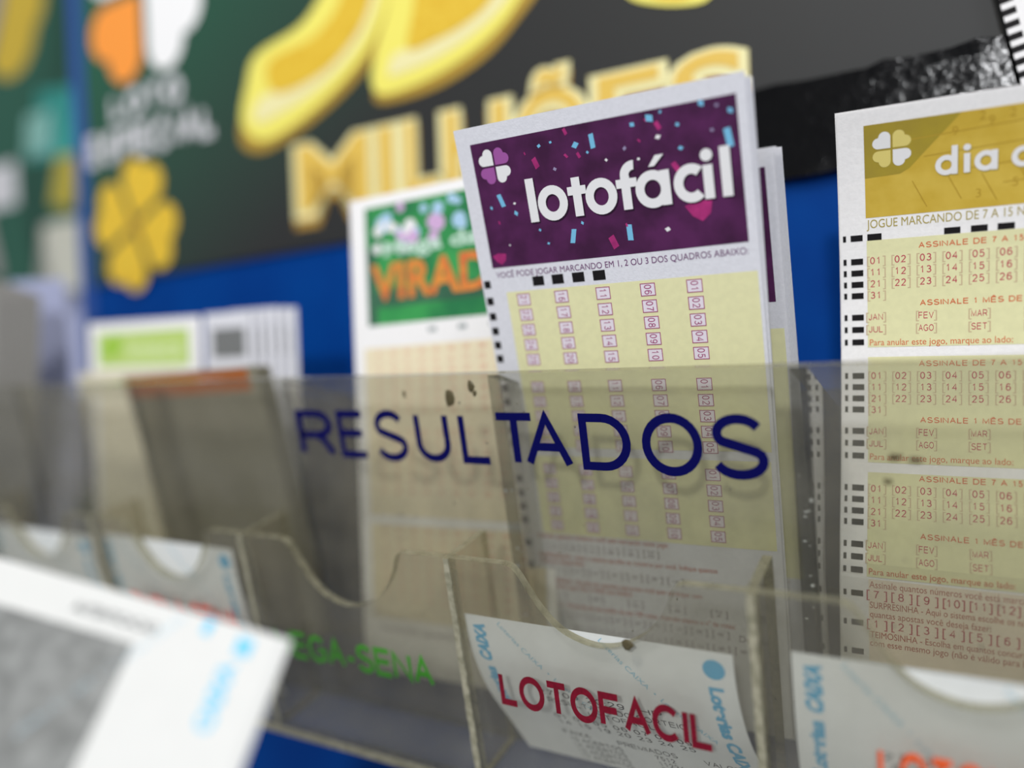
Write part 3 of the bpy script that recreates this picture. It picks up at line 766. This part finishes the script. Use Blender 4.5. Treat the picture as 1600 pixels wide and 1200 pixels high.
# sheets close behind the foremost one
def purple_band(sf, e):
    pr('header', sf, [rect(4.6, 4.7, 80, 40.8)], PURPLE, e, 1)
    pr('number_field', sf, [rect(7.9, 48.4, 81.6, 127.9)], YELLOW, e, 1)
for i in range(3):
    plain_slip(LP0+Vector((.6+.3*i, .6+.5*i, -1.2+.2*i)), (LA[0]+.006, LA[1]-.004*i, LA[2], LA[3]), 'white slip pressed directly behind the confetti-headed slip, only its right rim showing', 'slips pressed behind the confetti slip', purple_band)
# second bundle at the rear of the compartment
for i in range(10):
    plain_slip(Vector((-.632*190+.05*i, 1.118*190+1.05*i, .066*190-.35*(i % 3))), (.0, -.003+.002*(i % 2), .13, -.05), 'white slip in the shorter bundle behind the purple-headed slip' if i else 'foremost slip of the shorter bundle, purple header edge showing at the right', 'shorter bundle behind the purple slip' if i else None, purple_band if i == 0 else None)

# ---- gold-headed slip on the right
GP0 = Vector((-.1315142*190, 1.24*190, .10061396*190)); GA = (.01671074, -.01958795, .22664178, -1.08565914)
GK = dict(vmax=128, t2=-.12)
def dia(sf, e):
    pr('header', sf, [rect(6.7, 3.9, 78, 28.7)], GOLDH, e, 1)
    pr('header_corner', sf, [vpoly([(6.7, 3.9), (29.6, 3.9), (17.6, 16.4), (15.4, 17.6), (6.7, 17.9)])], OLIVEH, e, 2)
    ln = []
    for k in range(5): 
        a = (14+k*9, 18+k*.2); ln.append(quad(40+k*6, 8+4.6*k, 56-6*k, .22, -.05))
    for k in range(8): ln.append(quad(20+8*k, 23.5-1.2*(k % 2), .22, 8, -.45))
    for k, (n, u, v) in enumerate((('9', 27.5, 9.5), ('9', 35.5, 8.0), ('2', 33.5, 6.5), ('2', 40, 6.8), ('0', 44, 13), ('8', 50, 10), ('5', 41, 24), ('3', 33, 26))): ln.append(text(n, u, v, 2.2))
    pr('calendar_lines', sf, [g for g in ln if min(p[1] for p in g[0]) > 4 and max(p[1] for p in g[0]) < 28.6], KEYLN, e, 2)
    pr('clover_logo', sf, [leaf(13.4, 10.8, 4.4, -1, -1), leaf(13.4, 10.8, 4.4, 1, 1)], WHITEP, e, 3)
    o = pr('clover_logo', sf, [leaf(13.4, 10.8, 4.4, 1, -1), leaf(13.4, 10.8, 4.4, -1, 1)], GOLDL, e, 3); o['label'] = 'pale gold half of the clover logo'
    g = [ring(26.2, 16.8, 2.55, 2.6, 1.3), rect(27.4, 12.0, 28.8, 19.3, 99), rect(30.2, 14.4, 31.6, 19.3, 99), disc(30.9, 12.9, .85),
         ring(35.1, 16.8, 2.55, 2.6, 1.3), rect(36.3, 14.3, 37.7, 19.3, 99),
         ring(43.2, 16.8, 2.55, 2.6, 1.3), rect(44.4, 12.0, 45.8, 19.3, 99), ring(49.6, 16.8, 2.55, 2.6, 1.3, 30, 360), rect(47.6, 16.2, 51.8, 17.2, 99)]
    g += [text('sorte', 55, 19.3, 5.6, w=18, off=.04)]
    pr('title_shadow', sf, [([(x+.2, y+.25) for x, y in a], b) for a, b in g], OLIVEH, e, 3)
    pr('title', sf, g, WHITEP, e, 4)
    pr('subtitle', sf, [text('JOGUE MARCANDO DE 7 A 15 NÚMEROS E 1 MÊS DE SORTE', 6.9, 31.6, 2.3, w=68)], GOLDT, e, 1)
    Y = [rect(6.8, 35.0, 79, 65.2), rect(6.8, 68, 79, 98.2), rect(6.8, 101, 79, 130.3)]
    pr('number_field', sf, Y, YELLOW, e, 1)
    mk = []; ass = []; num = []; brk = []
    mk += [rect(5.8-1.7+1.9+k*0, 33.2, 10.7, 35.0, 99)]
    mk[-1] = rect(7.0, 33.2, 10.6, 35.0, 99)
    mk += [rect(u-1.9, 33.2, u+1.9, 34.9, 99) for u in (27.7, 33.9, 39.9)]
    rv = [34.1]
    for b0 in (40.7, 73.4, 105.6):
        for k, r_ in enumerate((0, 3.25, 6.5, 9.7, 15.9, 19.4, 23.0)): rv.append(b0+r_)
    rv += [135.4, 144.0, 152.5]
    for v in rv: mk += [rect(2.7, v-.85, 5.8, v+.85, 99), rect(.7, v-.85, 1.5, v+.85, 99)]
    for q, b0 in enumerate((40.7, 73.4, 105.6)):
        ass.append(stext('ASSINALE DE 7 A 15 NÚMEROS', 19.7, b0-2.6, 1.6, w=37, t=.17)); ass.append(stext('ASSINALE 1 MÊS DE SORTE', 20.0, b0+13.2, 1.6, w=33, t=.17))
        ass.append(text('Para anular este jogo, marque ao lado:', 7.3, b0+24.0, 1.75, w=34.5))
        for n in range(1, 32):
            r_ = (n-1)//10; c = (n-1) % 10; u = 9.0+6.2*c; v = b0+3.25*r_
            num.append(stext('%02d' % n, u, v+.95, 2.0, w=2.8, anchor='c', t=.13))
            brk.append(text('[', u-2.2, v+.95, 2.2)); brk.append(text(']', u+1.8, v+.95, 2.2))
        for k, mth in enumerate(('JAN', 'FEV', 'MAR', 'ABR', 'MAI', 'JUN', 'JUL', 'AGO', 'SET', 'OUT', 'NOV', 'DEZ')):
            u = 8.9+12.6*(k % 6); v = b0+15.9+3.5*(k//6)
            num.append(stext(mth, u, v+.9, 1.85, w=3.7, anchor='c', t=.13)); brk.append(text('[', u-2.5, v+.9, 2.2)); brk.append(text(']', u+1.9, v+.9, 2.2))
    pr('timing_marks', sf, mk, INK, e, 2)
    pr('headings', sf, ass, ORGP, e, 2); pr('numbers', sf, num, REDP, e, 2); pr('brackets', sf, brk, BRKT, e, 2)
    L_ = [text('Assinale quantos números você está marcando neste jogo:', 7.4, 133.4, 1.9, w=50),
          text('SURPRESINHA - Aqui o sistema escolhe os números por você. Indique', 7.5, 139.3, 1.8, w=56), text('quantas apostas você deseja fazer:', 7.5, 141.9, 1.8, w=29),
          text('TEIMOSINHA - Escolha em quantos concursos você quer participar', 7.5, 147.9, 1.8, w=56), text('com esse mesmo jogo (não é válido para Bolão):', 7.5, 150.3, 1.8, w=42)]
    nn = []
    for k, n in enumerate(range(7, 16)):
        u = 9.1+6.22*k; nn.append(stext(str(n), u, 136.5, 2.3, anchor='c')); nn.append(text('[', u-2.4, 136.4, 2.3)); nn.append(text(']', u+2.0, 136.4, 2.3))
    for k, n in enumerate(range(1, 10)):
        u = 9.1+6.2*k; nn.append(stext(str(n), u, 145.0, 2.3, anchor='c')); nn.append(text('[', u-2.4, 144.9, 2.3)); nn.append(text(']', u+2.0, 144.9, 2.3))
    pr('lower_tint', sf, [rect(7.2, 131.0, 78, 155.0)], mat('peach_tint_print', (246, 232, 212), .75, .2), e, 1)
    pr('instructions', sf, L_, REDBR, e, 2); pr('lower_numbers', sf, nn, REDP, e, 2)
sf = Slip(GP0, *GA, **GK)
e = empty('betting_slip', sf.world(41, 186)); tag(e, 'gold-headed white slip with pale yellow number blocks at the right, foremost of its bundle', 'betting slip')
sheet('paper', sf, PAPER2, e, nv=40); dia(sf, e)
for i in range(8):
    plain_slip(GP0+Vector((-.35*(i == 0)+.1*(i % 3), .55+.5*i, .5-.15*i)), GA, 'white slip stacked directly behind the gold-headed slip', 'slips stacked behind the gold-headed slip', paper=PAPER2, **GK)

# ---- green festive slip behind on the left
VP0 = Vector((-1.04788207*190, 1.25*190, .09786773*190)); VA = (0.0, .0271, -.2300, 0.0)
def virada(sf, e):
    pr('header', sf, [rect(7.4, 3.9, 77, 48.6)], GREENP, e, 1)
    rr = random.Random(5)
    def spots(n, ms, u0, u1, v0, v1, s0, s1):
        return [disc(rr.uniform(u0, u1), rr.uniform(v0, v1), rr.uniform(s0, s1), 10) for _ in range(n)]
    pr('dark_side', sf, [rect(7.4, 20, 12, 48.6), rect(7.4, 36, 77, 42)], DGREEN, e, 2)
    pr('blue_spots', sf, spots(16, 0, 14, 72, 6, 17, 1.5, 3.4), LBLUE, e, 2)
    pr('violet_spots', sf, spots(12, 0, 24, 72, 5, 22, 1.5, 3.6), LVIOL, e, 3)
    pr('white_spots', sf, spots(9, 0, 12, 30, 10, 20, 1, 3), WHITEP, e, 3)
    pr('title_upper', sf, [text('Mega da', 16, 23, 5, w=42, off=.03)], mat('mint_print', (196, 226, 208), .7, .2), e, 4)
    pr('title_lower', sf, [text('VIRADA', 9.5, 39.0, 12.5, w=66, off=.035)], AMBER, e, 4)
    pr('timing_marks', sf, [rect(u, 51, u+3.6, 52.6, 99) for u in (35, 48, 61)], mat('grey_mark', (150, 160, 160), .7, .2), e, 1)
    pr('number_field', sf, [rect(5, 57, 79, 120), rect(5, 123, 79, 158)], CREAM, e, 1)
    nm = []
    for b0 in (60, 90, 126):
        for r_ in range(7 if b0 < 126 else 8):
            for c in range(10):
                nm.append(text('%02d' % (c+1+10*(r_ % 6)), 11+6.5*c, b0+3.6*r_, 1.8))
    pr('numbers', sf, nm, mat('salmon_print', (220, 150, 130), .7, .2), e, 2)
    pr('footer', sf, [text('Assinale quantos jogos', 8, 163, 2.4, w=50)], GREYT, e, 1)
sf = Slip(VP0, *VA, L=178.)
e = empty('betting_slip', sf.world(41, 177)); tag(e, 'slip with a festive green header and amber lettering, half hidden left of the purple one', 'betting slip')
sheet('paper', sf, PAPER2, e); virada(sf, e)
for i in range(4):
    plain_slip(VP0+Vector((-.2+.15*i, .6+.5*i, .2)), VA, 'white slip stacked directly behind the festive green slip', 'slips behind the festive green slip', paper=PAPER2, L=178.)

# ---- the lime slip and its neighbours
def lime(sf, e):
    pr('header', sf, [rect(7, 5, 76, 22.0)], LIME, e, 1)
    pr('emblem', sf, [disc(16, 13, 5), disc(22, 11, 4.5)], LIME2, e, 2)
    pr('title', sf, [text('loteca', 31, 17.5, 8.0, w=40, off=.03)], mat('pale_lime_print', (214, 232, 170), .7, .2), e, 2)
    pr('number_field', sf, [rect(6, 24, 70, 150)], mat('ivory_tint_print', (240, 232, 208), .75, .2), e, 1)
sf = Slip(Vector((-1.985*190, 1.235*190, -.098*190)), 0, -.01, -.20, 0, L=140, w=84)
e = empty('betting_slip', sf.world(38, 138)); tag(e, 'short white slip with a lime green header in the left compartments', 'betting slip')
sheet('paper', sf, PAPER2, e); lime(sf, e)
GM = mat('charcoal_print', (120, 122, 122), .7, .2)
for i in range(6):
    def dk(sf, e, i=i):
        pr('dark_print', sf, [rect(5, 7+i % 2, 26, 20)], GM, e, 1)
    plain_slip(Vector((-1.535*190+i*4.2, 1.24*190+1.2*i, -.100*190-.5*(i % 3))), (0, .0, -.20, 0), 'foremost slip of the staggered row beside the lime one, grey square in full view' if i == 0 else 'pale grey-printed slip in the staggered row right of the lime one', None if i == 0 else 'staggered slips right of the lime slip', dk, paper=PAPER, L=138, w=30)
# shade-toned paper bundle with a brown-orange top in front of them
for i in range(5):
    def orb(sf, e): pr('header', sf, [rect(2, 1.0, 77, 10)], BROWN, e, 1)
    plain_slip(Vector((-1.665*190+.6*i, 1.085*190+1.2*i, -.214*190-.3*i)), (.02, .03, .06, -.1), 'greyish slip with a brown-orange top, leaning in the compartment left of the green header' if i == 0 else 'greyish slip stacked behind the brown-topped one', None if i == 0 else 'greyish slips behind the brown-topped slip', orb, paper=SHADEP, L=118, w=82)
# tall cream slip and leaning grey bundle at the far left
plain_slip(Vector((-2.03*190, 1.20*190, -.225*190)), (0, .0, -.05, 0), 'cream slip below the lime header behind the tall panel', None, None, paper=mat('cream_paper', (232, 226, 200), .8, .2, .05), L=112, w=80)
for i in range(8):
    a = -.42
    plain_slip(Vector((-2.30*190+3.2*i, 1.10*190+1.1*i, .055*190-.2*i)), (.25, a, .0, -.1), 'foremost grey slip of the tilted bundle at the far left' if i == 0 else 'grey slip in the tilted bundle at the far left', None if i == 0 else 'tilted grey slips at the far left', None, paper=mat('grey_slip_paper', (150, 148, 144), .8, .2, .08), L=170, w=26)
plain_slip(Vector((-2.44*190, 1.31*190, .045*190)), (0, -.05, -.15, 0), 'pale lavender slip standing right of the tilted grey bundle', None, None, paper=LAV, L=178, w=52)

# ------------------------------------------------------------------ receipts
def receipt_marks(sf, e, w=80, L=60, right=True, seed=1, ocr=True, y0=25):
    b = [text('CAIXA', 6.4, 15.6, 3.5, w=13, rot=-90, off=.06, shear=.2), text('Loterias', 6.4, 33.5, 3.2, w=16, rot=-90, off=.05)]
    if right:
        b += [disc(w-5.2, 5.2, 2.9), text('Loterias CAIXA', w-7.0, 10.5, 3.4, w=36, rot=90, off=.05)]
    pr('blue_lettering', sf, b, CAIXAB, e, 1)
    d = []
    for u0, v0, n in ((11, 2, 1), (43, 2, 1)):
        if L > 38: d.append(text('Loterias CAIXA  •  Loterias CAIXA', u0, v0, 1.5, w=40, rot=48))
    pr('diagonal_lettering', sf, [g for g in d if g[0]], CAIXAP, e, 1)
    if ocr:
        r = random.Random(seed)
        t = [stext('27/09 20:29  HP', 19, y0, 2.2, w=38, off=.0), stext('RESULTADO DO SORTEIO', 21, y0+3.2, 2.2, w=42), stext('LOTOFACIL', 33, y0+6.2, 2.2, w=20),
             stext('01 04 05 06 07 08 09', 20, y0+10.5, 2.2, w=42), stext('14 15 19 20 23 24 25', 20, y0+13.5, 2.2, w=42),
             stext('FAIXA        PREMIADOS       VALOR', 19, y0+19, 2.2, w=54)]
        for k, n in enumerate((15, 14, 13, 12, 11)): t.append(stext('%d ACERTOS' % n, 20, y0+22+2.7*k, 2.0, w=17)); t.append(stext(str(r.randint(100, 99999)), 47, y0+22+2.7*k, 2.0)); t.append(stext('%d,00' % r.randint(6, 1500), 64, y0+22+2.7*k, 2.0))
        pr('printed_text', sf, [g for g in t if max(p[1] for p in g[0]) < L-.5], OCR, e, 1)
def receipt(x0, w, prof, label, dx=0, dz=0, **k):
    sf = Profile(x0, w, prof, dx, dz)
    e = empty('receipt', sf.world(w/2, sf.L-1)); tag(e, label, 'receipt')
    sheet('paper', sf, THERM, e, nu=6, nv=30, th=.06); receipt_marks(sf, e, w, sf.L, **k)
    return sf
receipt(-.668, 79.5, [(.9065, -.577), (.912, -.650), (.930, -.724), (.960, -.795), (.985, -.862)], 'curved white receipt behind the wine-red lettering in the middle pocket', dx=.0022, seed=2)
receipt(-.176, 78, [(.9085, -.560), (.909, -.66), (.925, -.76), (.965, -.862)], 'white receipt behind the orange lettering in the right-hand pocket', seed=3)
receipt(-1.600, 79, [(.9085, -.520), (.910, -.62), (.925, -.74), (.965, -.862)], 'white receipt behind the red lettering in the second pocket from the left', seed=4)
receipt(-2.055, 79, [(.9085, -.532), (.910, -.63), (.925, -.74), (.965, -.862)], 'white receipt in the leftmost pocket, above the foreground receipt', seed=5)

# big foreground receipt
def fg():
    TR = Vector((-.59066, .50053, -.38030))*190
    U = Vector((-.91207, -.28212, .29756)); V = Vector((-.01186, -.70661, -.70750))
    P0 = TR + U*84
    curl = lambda u, v: (max(0, u-81)/3.0)**2*.5
    sf = Plane(P0, -U, V, 84, 60, curl)
    e = empty('receipt', sf.world(42, 30)); tag(e, 'large white receipt jutting towards the viewer in the lower left corner', 'receipt')
    sheet('paper', sf, mat('bright_thermal_paper', (220, 221, 218), .5, .4, .02, 200), e, nu=42, nv=4, th=.25)
    pr('blue_lettering', sf, [text('CAIXA', 75.5, 19.5, 3.0, w=12.5, rot=-97 if 0 else -90, off=.05), quad(75.5, 3.6, 3.4, 3.4), quad(67, 1.8, 1.8, 3.2, .1)], CAIXAB if 0 else mat('cyan_print', (120, 205, 238), .6, .3), e, 1)
    pr('diagonal_lettering', sf, [text('Loterias CAIXA  •  Loterias CAIXA', 40, 30, 1.6, w=36, rot=-52)], mat('pale_cyan_print', (196, 222, 234), .6, .3), e, 1)
    pr('printed_text', sf, [text('AUTENTICACAO', 38.5, 5.8, 1.9, w=19, rot=0, off=.03)], mat('faded_black_print', (120, 122, 122), .6, .3), e, 1)
    pr('printed_block', sf, [rect(8, 8.5, 54, 40)], mat('faded_grey_print', (146, 148, 146), .6, .3, scale=250, rgb2=(116, 118, 116)), e, 1)
fg()
bpy.data.objects.remove(_fo);
